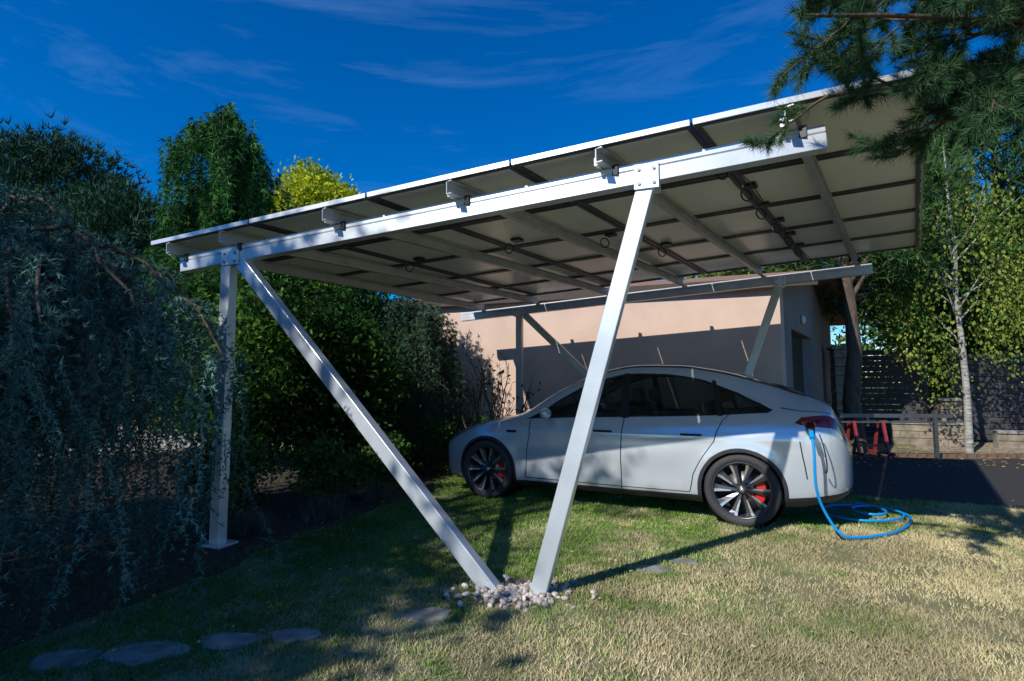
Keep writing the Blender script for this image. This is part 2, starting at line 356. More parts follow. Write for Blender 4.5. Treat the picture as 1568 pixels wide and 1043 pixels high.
for nme,P,w_,h_ in [('bracket_right',B,.16,.17),('bracket_left',A,.2,.13),('rear_bracket_right',Dd,.15,.16),('rear_bracket_left',Cc,.2,.14)]:
    nn=np.array([.357,.934,0]); c=P+np.array([0,0,.055]); 
    for sgn in (-1,1):
        q=c+nn*sgn*.056
        extrude(nme,rect(w_,h_),q-nn*.005,q+nn*.005,M_alu,cp,bv=.002)
    for a in (-.3,.3):
        for b in (-.28,.28):
            q=c-nn*.07+fd*w_*a+np.array([0,0,h_*b]); extrude('bolt',[(.012*math.cos(t),.012*math.sin(t)) for t in np.arange(6)*math.pi/3],q,q+nn*.014,M_bolt,cp)
boxm('base_plate',(-2.55,4.77,.012),(.26,.2,.024),M_alu,cp,rot=-.36,bv=.004)
boxm('base_plate',(.035,3.69,-.01),(.4,.16,.04),M_alud,cp,rot=-.33)
# ================================================================ CAR
car=empty('parked_car',(-.644,7.917,0),math.atan2(.467,-.883))
M_paint=mat('silver_pearl_paint',(.62,.67,.74),.24,metal=.35,var=.012,coat=1.); 
M_clad=mat('dark_cladding',(.03,.031,.04),.5)
M_gap=mat('panel_gap',(.01,.01,.01),.8)
M_tail=mat('tail_lamp_red',(.18,.006,.006),.15,coat=1)
M_head=mat('head_lamp',(.35,.37,.4),.08,metal=.6,coat=1)
mg,n,l,b=new_mat('tinted_glass'); b.inputs['Base Color'].default_value=(.008,.01,.011,1); b.inputs['Roughness'].default_value=.03; b.inputs['Coat Weight'].default_value=1
tr=n.new('ShaderNodeBsdfTransparent'); tr.inputs[0].default_value=(.6,.66,.66,1); mxs=n.new('ShaderNodeMixShader'); mxs.inputs[0].default_value=.6
l.new(b.outputs[0],mxs.inputs[1]); l.new(tr.outputs[0],mxs.inputs[2]); l.new(mxs.outputs[0],n['Material Output'].inputs[0]); M_glass=mg
M_roof=mat('roof_glass',(.008,.009,.012),.04,coat=1)
def hermite(xs,ys):
    xs=np.array(xs,float);ys=np.array(ys,float); d=np.diff(ys)/np.diff(xs); m=np.zeros_like(ys); m[0]=d[0];m[-1]=d[-1]
    for i in range(1,len(xs)-1):
        if d[i-1]*d[i]>0:
            w1=2*(xs[i+1]-xs[i])+(xs[i]-xs[i-1]);w2=(xs[i+1]-xs[i])+2*(xs[i]-xs[i-1]); m[i]=(w1+w2)/(w1/d[i-1]+w2/d[i])
    def f(x):
        x=np.clip(x,xs[0],xs[-1]); i=np.clip(np.searchsorted(xs,x,side='right')-1,0,len(xs)-2); h=xs[i+1]-xs[i]; t=(x-xs[i])/h
        return (2*t**3-3*t*t+1)*ys[i]+(t**3-2*t*t+t)*h*m[i]+(-2*t**3+3*t*t)*ys[i+1]+(t**3-t*t)*h*m[i+1]
    return f
X_=[0,.12,.35,.7,1.1,1.3,1.5,1.9,2.3,2.7,3.1,3.5,3.9,4.2,4.42,4.56,4.60,4.68,4.75]
zt=hermite(X_,[.62,.73,.845,.945,1.03,1.11,1.24,1.455,1.59,1.64,1.63,1.575,1.47,1.355,1.255,1.19,1.12,.94,.72])
ws=hermite([0,.008,.03,.07,.14,.25,.4,.6,.9,1.3,2.4,3.4,3.9,4.2,4.4,4.52,4.62,4.69,4.73,4.745,4.75],[0,.22,.42,.58,.70,.79,.86,.915,.95,.955,.955,.96,.96,.945,.91,.86,.76,.62,.42,.25,0])
rb=hermite([0,.5,1.2,2,3.5,4.2,4.75],[.90,.88,.90,.925,.92,.90,.92]); rr=hermite([0,.6,1.1,1.5,2.,2.6,3.3,4.,4.4,4.75],[.62,.68,.74,.76,.70,.66,.64,.62,.64,.66])
dr=hermite([0,.6,1.1,1.5,2,2.6,3.5,4.2,4.56,4.75],[.02,.03,.045,.085,.09,.085,.08,.06,.02,.03])
zbl=hermite(X_,[.57,.66,.765,.865,.935,.955,.972,.995,1.01,1.025,1.04,1.06,1.085,1.10,1.10,1.085,1.04,.87,.67])
zm=hermite([0,.3,1,2.5,4,4.5,4.75],[.5,.55,.6,.62,.70,.70,.6]); zb=hermite([0,.03,.1,.3,.6,1.2,3.4,4.2,4.5,4.7,4.75],[.40,.30,.23,.19,.18,.185,.19,.22,.28,.36,.46])
def keys(x):
    W=ws(x);ZT=zt(x);ZB=zb(x);ZM=np.maximum(zm(x),ZB+.04);BL=np.minimum(zbl(x),ZT-.035)
    BL=np.maximum(BL,ZM+.03); D=np.minimum(dr(x),(ZT-BL)*.45)
    ky=[W*.86,W*.965,W*1.0,W*.985,W*rb(x),W*rr(x),W*rr(x)*.55,0*W]
    kz=[ZB,ZB+.09*(ZM-ZB)/.4,ZM,ZM+(BL-ZM)*.62,BL,ZT-D,ZT-D*.28,ZT]
    return np.array(ky),np.array(kz)
def surf(x,v,off=0.):
    """vectorised body half-surface point (x from nose, v 0..7)"""
    x=np.asarray(x,float);v=np.asarray(v,float); ky,kz=keys(x); i=np.clip(np.floor(v).astype(int),0,6); t=v-i; ar=np.arange(len(x))
    def g(K):
        K2=np.concatenate([2*K[:1]-K[1:2],K,(K[6:7])],0); K2[-1]=K[6]*(-1 if K is ky else 1)
        a,b,c,d=K2[i,ar],K2[i+1,ar],K2[i+2,ar],K2[i+3,ar]
        k=.42
        m1=k*(c-a);m2=k*(d-b)
        return (2*t**3-3*t*t+1)*b+(t**3-2*t*t+t)*m1+(-2*t**3+3*t*t)*c+(t**3-t*t)*m2
    return g(ky),g(kz)
def v_of(x,z,vmax=4.5):
    vs=np.linspace(0,vmax,300); y_,z_=surf(np.full(300,x),vs); j=int(np.argmin(np.abs(z_-z))); return vs[j]
WF,WR,WZ=.87,3.76,.35
def arch(cx,r):
    pts=[]
    for a in np.linspace(math.pi,0,33):
        x=cx+r*math.cos(a); z=WZ+r*math.sin(a); pts.append((x,v_of(x,z)))
    x0=cx-r;x1=cx+r
    return [(x0,-.001)]+[(x0,pts[0][1]*.5)]+pts+[(x1,pts[-1][1]*.5),(x1,-.001)]
def pline(pts,w=.011):
    return [(a-w/2,b) for a,b in pts]+[(a+w/2,b) for a,b in pts[::-1]]
def zl(pts): return [(x,v_of(x,z,5)) for x,z in pts]
feats=[]
for cx in (WF,WR):
    feats.append(('cut',arch(cx,.375))); feats.append(('clad',arch(cx,.412)))
dlo=[(1.36,4.10),(1.5,4.34),(1.75,4.62),(2.05,4.80),(2.5,4.88),(3.0,4.86),(3.4,4.78),(3.75,4.58),(3.95,4.38),(4.06,4.2),(4.02,4.08),(3.6,4.04),(2.5,4.03),(1.7,4.04)]
feats.append(('pillar',[(1.72,4.1),(1.735,4.1),(1.735,4.6),(1.72,4.58)]))
feats.append(('pillar',[(2.56,4.0),(2.64,4.0),(2.60,4.9),(2.53,4.9)]))
feats.append(('pillar',[(3.56,4.0),(3.60,4.0),(3.52,4.8),(3.48,4.8)]))
feats.append(('glass',[(1.42,4.13),(1.52,4.30),(1.76,4.57),(2.06,4.75),(2.5,4.83),(3.0,4.81),(3.39,4.73),(3.72,4.54),(3.91,4.35),(4.0,4.19),(3.98,4.12),(3.6,4.09),(2.5,4.08),(1.7,4.09)]))
feats.append(('trim',dlo))
feats.append(('glass',[(1.24,7.001),(1.255,6.3),(1.29,5.7),(1.40,5.2),(2.0,5.17),(2.12,5.6),(2.15,6.3),(2.15,7.001)]))
feats.append(('roof',[(1.20,7.001),(1.215,6.3),(1.25,5.7),(1.36,5.16),(1.9,5.13),(2.6,5.12),(3.3,5.14),(3.9,5.10),(4.25,5.2),(4.42,5.5),(4.46,7.001)]))
feats.append(('head',[(.10,3.35),(.16,3.75),(.35,3.95),(.62,4.02),(.64,3.9),(.45,3.6),(.28,3.25),(.14,3.05)]))
feats.append(('tail',[(4.24,3.45),(4.30,3.8),(4.50,3.98),(4.66,3.9),(4.68,3.3),(4.5,3.2),(4.34,3.25)]))
feats.append(('gap',pline(zl([(1.40,.30),(1.42,.55),(1.46,.8),(1.44,.95)])+[(1.45,4.03)])))
feats.append(('gap',pline(zl([(2.56,.26),(2.56,.6),(2.575,.9)])+[(2.59,4.03)])))
feats.append(('gap',pline(zl([(3.27,.30),(3.31,.48),(3.42,.68),(3.52,.82)])+[(3.60,3.8),(3.66,4.06)])))
feats.append(('gap',[(1.40,v_of(1.40,.30)),(3.27,v_of(3.27,.30)),(3.27,v_of(3.27,.292)),(1.40,v_of(1.40,.292))]))
feats.append(('gap',[(.45,4.10),(.8,4.28),(1.15,4.42),(1.22,4.7),(1.23,4.7),(1.16,4.38),(.8,4.24),(.45,4.06)]))
feats.append(('gap',[(4.13,4.3),(4.3,4.22),(4.55,4.20),(4.55,4.16),(4.3,4.18),(4.12,4.26)]))
feats.append(('gap',pline(zl([(4.33,.5),(4.30,.7),(4.28,.85)]))))
feats.append(('grille',[(0.0,.45),(0.06,.45),(.16,.5),(.2,.75),(.12,1.15),(0.02,1.2),(0,1.2)]))
feats.append(('clad',[(.0,-.001),(4.75,-.001),(4.75,.8),(4.3,.95),(3.2,.86),(1.4,.86),(.45,.6),(0,.4)]))
MATS={'body':M_paint,'clad':M_clad,'glass':M_glass,'trim':M_black,'pillar':M_black,'roof':M_roof,'head':M_head,'tail':M_tail,'gap':M_gap,'grille':M_black}
mk=list(MATS); SV=.25
xs=np.unique(np.concatenate([np.array([0,.002,.006,.012,.02,.03,.045,.06,.08,.1,.125,.15,.18,.22,.26,.3]),np.arange(.34,4.4,.045),np.array([4.4,4.44,4.48,4.52,4.55,4.57,4.59,4.61,4.63,4.65,4.67,4.69,4.705,4.72,4.732,4.74,4.746,4.75])]))
vs=np.linspace(0,7,43)
pts=[];edges=[]
for f,poly in feats:
    dens=[]
    for i in range(len(poly)):
        a=np.array(poly[i]);b_=np.array(poly[(i+1)%len(poly)]); L=max(abs(b_[0]-a[0])/.05,abs(b_[1]-a[1])/.2); m_=max(1,int(math.ceil(L)))
        for j in range(m_): q=a+(b_-a)*j/m_; dens.append((min(max(q[0],0),4.75),min(max(q[1],0),7)))
    k0=len(pts); pts+=dens; edges+=[(k0+i,k0+(i+1)%len(dens)) for i in range(len(dens))]
fp=np.array(pts)
gx,gv=np.meshgrid(xs,vs); G=np.stack([gx.ravel(),gv.ravel()],1)
dm=np.min(np.abs((G[:,None,0]-fp[None,:,0]))/.012+np.abs(G[:,None,1]-fp[None,:,1])/.05,axis=1)
G=G[(dm>1)|(G[:,1]<=0)|(G[:,1]>=7)|(G[:,0]<=0)|(G[:,0]>=4.75)]
allp=[Vector((p[0],p[1]*SV)) for p in pts]+[Vector((p[0],p[1]*SV)) for p in G]
ov,oe,of,_,_,_=delaunay_2d_cdt(allp,edges,[],0,1e-5)
ov=np.array([(p.x,p.y/SV) for p in ov]); of=np.array([f for f in of if len(f)==3]); cen=ov[of].mean(1)
lab=np.full(len(of),mk.index('body')); done=np.zeros(len(of),bool)
for f,poly in feats:
    ins=inpoly(cen[:,0],cen[:,1],poly)&~done; done|=ins
    lab[ins]=-1 if f=='cut' else mk.index(f)
keep=lab>=0; of=of[keep];lab=lab[keep]
Y,Z=surf(ov[:,0],ov[:,1]); Y=np.maximum(Y,0)
for cx in (WF,WR):
    dd=np.hypot(ov[:,0]-cx,Z-WZ); Y+=.016*np.exp(-((dd-.40)/.07)**2)*(Z<.95)*(Y>.5)
Y+=.010*np.exp(-((Z-.86)/.03)**2)*(Y>.7)*(ov[:,0]>1.2)*(ov[:,0]<4.3)-.012*np.exp(-((Z-.47)/.09)**2)*(ov[:,0]>1.4)*(ov[:,0]<3.2)*(Y>.8)
V=np.stack([-ov[:,0],Y,Z],1)
V2=V*np.array([1,-1,1])
nrm=np.cross(V[of[:,1]]-V[of[:,0]],V[of[:,2]]-V[of[:,0]]); flip=(nrm[:,1]*1+nrm[:,2]*.3)<0
if flip.mean()>.5: of2=of.copy(); of=of[:,::-1].copy()
else: of2=of[:,::-1].copy()
VV=np.concatenate([V,V2]); FF=np.concatenate([of,(of2+len(V))])
body=make('body',VV,FF,[MATS[k] for k in mk],car,smooth=True,mi=np.concatenate([lab,lab]))
wm=body.modifiers.new('w','WELD'); wm.merge_threshold=.0008
boxm('underbody',(-2.35,0,.27),(3.9,1.5,.12),M_black,car)
def lathe(prof,k=48):
    V=[];F=[];n=len(prof)
    for i in range(k):
        a=6.28318*i/k
        for r,y in prof: V.append((r*math.cos(a),y,r*math.sin(a)))
    for i in range(k):
        for j in range(n-1):
            F.append((i*n+j,((i+1)%k)*n+j,((i+1)%k)*n+j+1,i*n+j+1))
    return np.array(V),np.array(F)
M_tyre=mat('tyre_rubber',(.035,.035,.037),.7,bump=.2,bscale=60); M_rim=mat('dark_alloy',(.09,.09,.10),.3,metal=.6); M_rims=mat('machined_alloy',(.55,.57,.6),.25,metal=.7)
M_disc=mat('brake_disc',(.2,.19,.19),.35,metal=.9); M_cal=mat('red_caliper',(.55,.01,.01),.3,coat=1)
for cx,sg in ((WF,1),(WR,1),(WF,-1),(WR,-1)):
    we=bpy.data.objects.new('wheel',None); COL.objects.link(we); we.parent=car; we.location=(-cx,sg*.83,.355); we.scale=(1,sg,1)
    V,F=lathe([(.262,.10),(.272,.118),(.30,.128),(.325,.127),(.343,.115),(.352,.09),(.355,.04),(.355,-.08),(.345,-.115),(.30,-.125),(.265,-.1)],56); make('tyre',V,F,M_tyre,we,smooth=True)
    V,F=lathe([(.274,.117),(.266,.121),(.256,.110),(.250,.06),(.245,-.1)],56); make('rim_barrel',V,F,M_rim,we,smooth=True)
    V,F=lathe([(.0,.0),(.2,.0),(.2,-.02),(0,-.02)],40); make('brake_disc',V,F,M_disc,we)
    V,F=lathe([(.0,-.09),(.25,-.09)],40); make('wheel_inner',V,F,M_black,we)
    V,F=lathe([(.0,.085),(.03,.085),(.038,.078),(.05,.06),(.062,.04),(.07,.0)],30); make('hub',V,F,M_rim,we,smooth=True)
    V,F=lathe([(.0,.088),(.022,.088),(.022,.08)],24); make('hub_cap',V,F,M_rims,we)
    bv=[];bf=[];ev=[];ef=[]
    for i in range(10):
        a0=6.28318*i/10
        def pt(r,da,y): a=a0+da; return (r*math.cos(a),y,r*math.sin(a))
        st=[(.045,-.25,.22,.07),(.10,-.16,.16,.082),(.17,-.12,.15,.09),(.225,-.11,.16,.094),(.257,-.12,.20,.10)]
        k=len(bv)
        for r,d0,d1,y in st: bv+= [pt(r,d0,y),pt(r,d1,y-.012),pt(r,d1,y-.04),pt(r,d0,y-.04)]
        for q in range(len(st)-1):
            for j in range(4): bf.append((k+q*4+j,k+q*4+(j+1)%4,k+(q+1)*4+(j+1)%4,k+(q+1)*4+j))
        k=len(ev)
        for r,d0,d1,y in st[1:]: ev+=[pt(r,d0-.012,y+.003),pt(r,d0+.10,y+.001),pt(r,d0+.10,y-.01),pt(r,d0-.012,y-.02)]
        for q in range(len(st)-2):
            for j in range(4): ef.append((k+q*4+j,k+q*4+(j+1)%4,k+(q+1)*4+(j+1)%4,k+(q+1)*4+j))
    make('turbine_blades',bv,bf,M_rim,we); make('blade_edges',ev,ef,M_rims,we)
    cv=[];cf=[]
    for i,a in enumerate(np.linspace(-.55,.55,9)):
        a=a+(.0 if sg>0 else math.pi)
        for r,y in ((.13,.03),(.215,.03),(.215,-.03),(.13,-.03)): cv.append((-r*math.cos(a),y,r*math.sin(a)))
        if i:
            for j in range(4): cf.append(((i-1)*4+j,(i-1)*4+(j+1)%4,i*4+(j+1)%4,i*4+j))
    cf+=[(0,1,2,3),(35,34,33,32)]; make('brake_caliper',cv,cf,M_cal,we)
    V,F=lathe([(.39,.05),(.39,-.3),(.0,-.3)],40); make('wheel_well',V,F,M_black,we)
for sg in (1,-1):
    V=IV*np.array([.085,.115,.062]); V[:,0]=np.where(V[:,0]<0,V[:,0]*.55,V[:,0]); o=make('door_mirror',V,IF,M_paint,car,smooth=True); o.location=(-1.72,sg*1.02,1.055); o.modifiers.new('s','SUBSURF').levels=1; o.modifiers['s'].render_levels=1
    boxm('mirror_arm',(-1.70,sg*.93,1.01),(.07,.12,.03),M_black,car,bv=.01)
    for xh in (2.36,3.30):
        v_=v_of(xh,.875); yy,zz=surf(np.array([xh]),np.array([v_])); boxm('door_handle',(-xh,sg*(yy[0]+.012),.875),(.21,.012,.022),M_gap,car,bv=.004)
yy,zz=surf(np.array([1.22]),np.array([v_of(1.22,.83)])); boxm('fender_camera',(-1.22,yy[0]+.012,.83),(.13,.012,.03),M_black,car,bv=.005)
M_seat=mat('seat_fabric',(.12,.12,.12),.8); 
for yy in (.38,-.38):
    for xx in (2.25,3.15):
        boxm('seat_base',(-xx,yy,.6),(.5,.5,.16),M_seat,car,bv=.05); boxm('seat_back',(-xx-.27,yy,.9),(.13,.48,.6),M_seat,car,bv=.05,tilt=(0,.25,0)); boxm('headrest',(-xx-.37,yy,1.26),(.09,.26,.17),M_seat,car,bv=.04)
boxm('dashboard',(-1.62,0,.88),(.45,1.5,.18),M_seat,car,bv=.05); boxm('floor_pan',(-2.4,0,.42),(3.2,1.6,.05),M_seat,car)
cpts=[(-1.93+.05*math.sin(a),.38+.18*math.cos(a),1.04+.17*math.sin(a)) for a in np.linspace(0,6.283,13)[:-1]]; curve('steering_wheel',cpts,.014,M_black,car,True)
spv=[];spf=[]
for i,yy in enumerate(np.linspace(-.62,.62,15)):
    xx=-4.57+.10*(yy/.62)**2*1.2; zz=1.19-.03*(yy/.62)**2
    spv+= [(xx+.10,yy,zz-.0),(xx,yy,zz+.018),(xx-.035,yy,zz+.022),(xx-.02,yy,zz-.02)]
    if i:
        for j in range(4): spf.append(((i-1)*4+j,(i-1)*4+(j+1)%4,i*4+(j+1)%4,i*4+j))
make('lip_spoiler',spv,spf,M_black,car,smooth=True)
boxm('charge_port',(-4.36,.895,.945),(.10,.03,.10),M_black,car,bv=.01,rot=-.25); boxm('charge_flap',(-4.36,.94,1.02),(.11,.10,.012),M_tail,car,bv=.004,tilt=(.5,0,-.2))
M_blue=mat('blue_cable_sheath',(.0,.30,.75),.4,var=.05)
Rz=Matrix.Rotation(math.atan2(.467,-.883),3,'Z'); O=Vector((-.644,7.917,0))
pw=lambda x,y,z:tuple(O+Rz@Vector((x,y,z)))
cb=empty('charging_cable')
p0=pw(-4.36,.90,.945);p1=pw(-4.375,1.06,.955)
extrude('plug_handle',[(.03*math.cos(t),.03*math.sin(t)) for t in np.arange(10)*math.pi/5],p0,p1,M_black,cb,bv=.006)
p2=pw(-4.38,1.13,.9)
extrude('plug_grip',[(.024*math.cos(t),.024*math.sin(t)) for t in np.arange(10)*math.pi/5],p1,p2,M_blue,cb,bv=.006)
z=.03
curve('cable',[p2,pw(-4.40,1.16,.78),pw(-4.36,1.12,.45),(2.86,4.93,.15),(2.92,4.86,z),(3.1,4.88,z),(3.5,5.0,z),(4.0,5.45,z),(4.22,5.85,z),(3.95,6.2,z),(3.5,6.2,z),(3.25,5.75,z),(3.4,5.4,z+.01),(3.85,5.4,z+.02),(4.15,5.75,z+.02),(4.0,6.05,z+.02),(3.7,6.0,z+.03),(3.55,5.7,z+.03),(3.8,5.5,z+.03),(4.05,5.9,z+.03),(3.85,6.15,z+.03)],.0125,M_blue,cb)
curve('thin_lead',[pw(-4.44,1.0,.93),pw(-4.5,1.08,.75),pw(-4.5,1.04,.5),pw(-4.46,1.0,.62)],.006,M_black,cb)
# ================================================================ GARAGE BUILDING
bd=empty('rendered_garage')
W0=np.array([4.26,8.44,0.]);u_=np.array([-.934,.357,0]);q_=np.array([.593,.805,0]); HW=2.95
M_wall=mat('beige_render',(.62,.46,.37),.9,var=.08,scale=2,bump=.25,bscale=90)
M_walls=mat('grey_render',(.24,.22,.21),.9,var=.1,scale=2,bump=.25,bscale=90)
LW=7.0;LS=7.0
def P_(a,b,z): p=W0+u_*a+q_*b; return (p[0],p[1],z)
def prism(n_,a0,a1,b0,b1,z0,z1,m):
    V=[P_(a0,b0,z0),P_(a1,b0,z0),P_(a1,b1,z0),P_(a0,b1,z0),P_(a0,b0,z1),P_(a1,b0,z1),P_(a1,b1,z1),P_(a0,b1,z1)]
    return make(n_,V,[(0,3,2,1),(4,5,6,7),(0,1,5,4),(1,2,6,5),(2,3,7,6),(3,0,4,7)],m,bd)
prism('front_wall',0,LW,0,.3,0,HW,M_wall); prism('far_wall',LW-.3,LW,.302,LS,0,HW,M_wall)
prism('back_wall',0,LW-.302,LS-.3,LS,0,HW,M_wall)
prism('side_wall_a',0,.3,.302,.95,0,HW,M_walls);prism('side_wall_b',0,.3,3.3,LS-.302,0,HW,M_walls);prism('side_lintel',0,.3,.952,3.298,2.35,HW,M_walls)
M_door=mat('dark_garage_door',(.03,.028,.026),.5,bump=.1)
prism('garage_door',.18,.22,.952,3.298,0,2.348,M_door)
for i in range(5): prism('door_rib_%d'%i,.165,.178,.96,3.29,.05+i*.46,.05+i*.46+.42,M_door)
M_tile=mat('clay_tiles',(.28,.16,.11),.85,var=.4,scale=12,bump=.8,bscale=30); M_fas=mat('brown_fascia',(.05,.035,.025),.7)
RZ=.75
V=[P_(-.55,-.12,HW+.02),P_(LW+.4,-.12,HW+.02),P_(LW+.4,LS*.5,HW+RZ),P_(-.55,LS*.5,HW+RZ),P_(-.55,LS+.3,HW+.02),P_(LW+.4,LS+.3,HW+.02)]
V+=[(v[0],v[1],v[2]+.12) for v in V]
make('tiled_roof',V,[(6,7,8,9),(9,8,11,10),(0,3,2,1),(3,4,5,2),(0,1,7,6),(0,6,9,3),(3,9,10,4),(1,2,8,7),(2,5,11,8)],M_tile,bd)
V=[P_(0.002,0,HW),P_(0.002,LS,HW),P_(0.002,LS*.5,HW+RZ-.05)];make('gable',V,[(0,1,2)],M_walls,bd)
prism('fascia',-.56,LW+.4,-.15,-.122,HW-.03,HW+.13,M_fas)
lv,lf=lathe([(0,.06),(.05,.055),(.08,.03),(.09,0)],20); lo=make('wall_lamp',lv,lf,mat('opal_glass',(.7,.7,.68),.3),bd,smooth=True); lo.location=P_(-.02,2.1,2.62); lo.rotation_euler=(0,0,math.atan2(q_[1],q_[0])+math.pi)
# ================================================================ RIGHT SIDE SET PIECES
M_slat=mat('dark_stained_timber',(.055,.052,.055),.8,var=.3,bump=.3,stretch=(.3,.3,4))
M_brick=mat('stone_block',(.24,.20,.145),.9,var=.4,scale=5,bump=.6)
def fence(name,a,b,h,step=.14,z0=.05):
    e=empty(name);a=Vector((*a,0));b=Vector((*b,0));d,r,u,L=frame_of(a,b)
    k=int(h/step)
    for i in range(k): zz=z0+i*step; extrude('slat_%d'%i,rect(.022,step-.014),a+Vector((0,0,zz+step/2)),b+Vector((0,0,zz+step/2)),M_slat,e)
    m_=max(2,int(L/1.9))
    for i in range(m_+1):
        p=a.lerp(b,i/m_)+r*-.07; extrude('post_%d'%i,rect(.1,.1),p,p+Vector((0,0,h+.1)),M_slat,e,up=(1,0,0))
fence('slatted_fence',(7.6,14.9),(10.3,13.4),2.3); fence('slatted_fence',(10.9,13.3),(17,11.2),2.2); fence('slatted_fence',(5.8,16.5),(7.3,15.2),2.4)
def pillar(c,s,h):
    e=empty('stone_pillar'); k=int(h/.2)
    for i in range(k): boxm('block_%d'%i,(c[0]+rng.normal()*.004,c[1],.1+i*.2),(s,s,.192),M_brick,e,rot=-.3,bv=.012)
    boxm('cap',(c[0],c[1],k*.2+.035),(s+.1,s+.1,.07),M_stone,e,rot=-.3,bv=.015)
pillar((7.65,12.4),.42,2.2); pillar((10.5,13.0),.42,1.2)
def brickwall(a,b,h):
    e=empty('low_stone_wall');a=Vector((*a,0));b=Vector((*b,0));d,r,u,L=frame_of(a,b);rows=int(h/.16);bl=.36
    extrude('mortar_core',rect(.2,h-.02),a+Vector((0,0,h/2)),b+Vector((0,0,h/2)),M_stone,e)
    for i in range(rows):
        q=-(i%2)*bl/2
        while q<L-.02:
            s0=max(q,0)+.006;s1=min(q+bl,L)-.006
            if s1-s0>.05: bevel(extrude('block',rect(.24,.148),a+d*s0+Vector((0,0,.08+i*.16)),a+d*s1+Vector((0,0,.08+i*.16)),M_brick,e),.008)
            q+=bl
    extrude('coping',rect(.3,.05),a+Vector((0,0,rows*.16+.03)),b+Vector((0,0,rows*.16+.03)),M_stone,e)
brickwall((8.9,12.75),(10.3,12.2),.5); brickwall((10.7,12.0),(14.5,10.6),.4)
M_red=mat('red_painted_steel',(.25,.03,.035),.4)
M_gm=mat('grey_steel',(.15,.15,.16),.4,metal=.7)
tr_=empty('trestle_stand')
for sx_ in (6.5,7.05):
    for dx,dy in ((-.02,-.25),(.02,.25)): extrude('leg',rect(.045,.045),(sx_+dx,10.35+dy,0),(sx_,10.35+dy*.3,.7),M_red,tr_)
    extrude('foot_bar',rect(.04,.04),(sx_,10.0,.1),(sx_,10.7,.1),M_red,tr_)
extrude('cross_bar',rect(.04,.04),(6.5,10.2,.25),(7.05,10.2,.25),M_red,tr_)
extrude('top_rail',rect(.07,.07),(6.3,10.4,.8),(8.3,10.2,.8),M_gm,tr_); extrude('second_rail',rect(.03,.03),(6.3,10.35,.68),(8.3,10.15,.68),M_gm,tr_)
extrude('end_leg',rect(.06,.06),(7.98,10.2,0),(7.98,10.2,.9),M_gm,tr_,up=(1,0,0)); extrude('near_leg',rect(.05,.05),(6.8,10.35,.6),(6.8,10.35,.8),M_gm,tr_,up=(1,0,0))
kb=empty('brick_edging'); M_rb=mat('weathered_brick',(.14,.075,.05),.9,var=.4)
for i in range(34):
    a=i/34; bevel(boxm('edging_brick',(6.3+a*6,10.62-a*.55,.03),(.15,.1,.07),M_rb,kb,rot=-.09),.006)
n_=1600; lx=6+rng.random(n_)*9; ly=9.+rng.random(n_)*4.5
P=np.stack([lx,ly,.02+0*lx],1); V,F,C=leafq(P,.07,(.2,.11,.04),(.6,.42,.18),rng.random(n_)); V[:,2]=.016+(V[:,2]-.02)*.3+.006
make('fallen_leaves',V,F,M_leaf,col=C)
# ================================================================ VEGETATION
DG=(.015,.04,.015);MG=(.04,.10,.025)
ced=empty('weeping_cedar'); parts=[]; P=[];D=[];T=[]
parts.append(tube_arr([(-4.05,4.0,0),(-4.1,4.05,1.0),(-3.95,4.0,1.9),(-3.9,3.9,2.6)],[.16,.13,.1,.05],9))
for i in range(62):
    az=rng.random()*6.283; Rr=.7+1.45*rng.random(); z0=1.85+.85*rng.random()-.12*Rr; ex=1.12 if math.cos(az)>0 else 1.
    if i>50: az=-1.2+.9*rng.random(); Rr=1.3+1.1*rng.random(); z0=1.9+.4*rng.random(); ex=.9
    d=np.array([math.cos(az)*ex,math.sin(az),0]); k=9; pl=[]; lt=rng.random()
    for j in range(k+1):
        q=j/k; pl.append(np.array([-3.95,3.98,0])+d*Rr*q+np.array([0,0,z0+.38*math.sin(q*2.6)-.7*q*q])+rng.normal(size=3)*.025)
    parts.append(tube_arr([Vector(p) for p in pl],[.022*(1-.8*j/k)+.003 for j in range(k+1)],5))
    for j in range(0,k+1):
        for m_ in range(5):
            p=pl[j]+rng.normal(size=3)*.04; dd=np.array([d[0]*.6,d[1]*.6,.2])+rng.normal(size=3)*.4
            for q in range(5): P.append(p+unit(dd)*.035*q+np.array([0,0,-.012*q*q])); D.append(dd); T.append(.25+.5*lt)
        for m_ in range(1 if rng.random()<.55 else 4):
            st_t=.95 if rng.random()<.28 else .12*rng.random()+.08
            p=pl[j]+rng.normal(size=3)*.035; L=(.5+2.2*rng.random()**1.3)*(.5+.5*j/k); L=min(L,p[2]-.05); st=int(L/.036); dx,dy=rng.normal(size=2)*.006; ph=rng.random()*6
            for q in range(st):
                pp=p+np.array([dx*q+.03*math.sin(q*.2+ph),dy*q+.03*math.cos(q*.16+ph),-.036*q])
                P.append(pp); D.append((rng.normal()*.25,rng.normal()*.25,-.6)); T.append(st_t)
                if q%5==0:
                    sd=unit(rng.normal(size=3)*np.array([1,1,.3])); 
                    for q2 in range(1,4): P.append(pp+sd*.028*q2+np.array([0,0,-.014*q2*q2])); D.append(sd*.3+np.array([0,0,-.5])); T.append(st_t)
P=np.array(P);D=np.array(D)
V,F,C=needles(P,D,8,.045,.0075,.5,(.012,.035,.028),(.19,.36,.31),T); make('hanging_foliage',V,F,M_needle,ced,col=C)
V,F=merge(parts); make('trunk',V,F,M_bark,ced,smooth=True)
conifer('weeping_conifer',(-6.95,12.4,0),8.0,1.5,120,(.015,.06,.022),(.10,.25,.065),z0=.3,nl=.2,w=.022,droop=-.85,hang=1.0,step=.2,power=.3,bulge=.75)
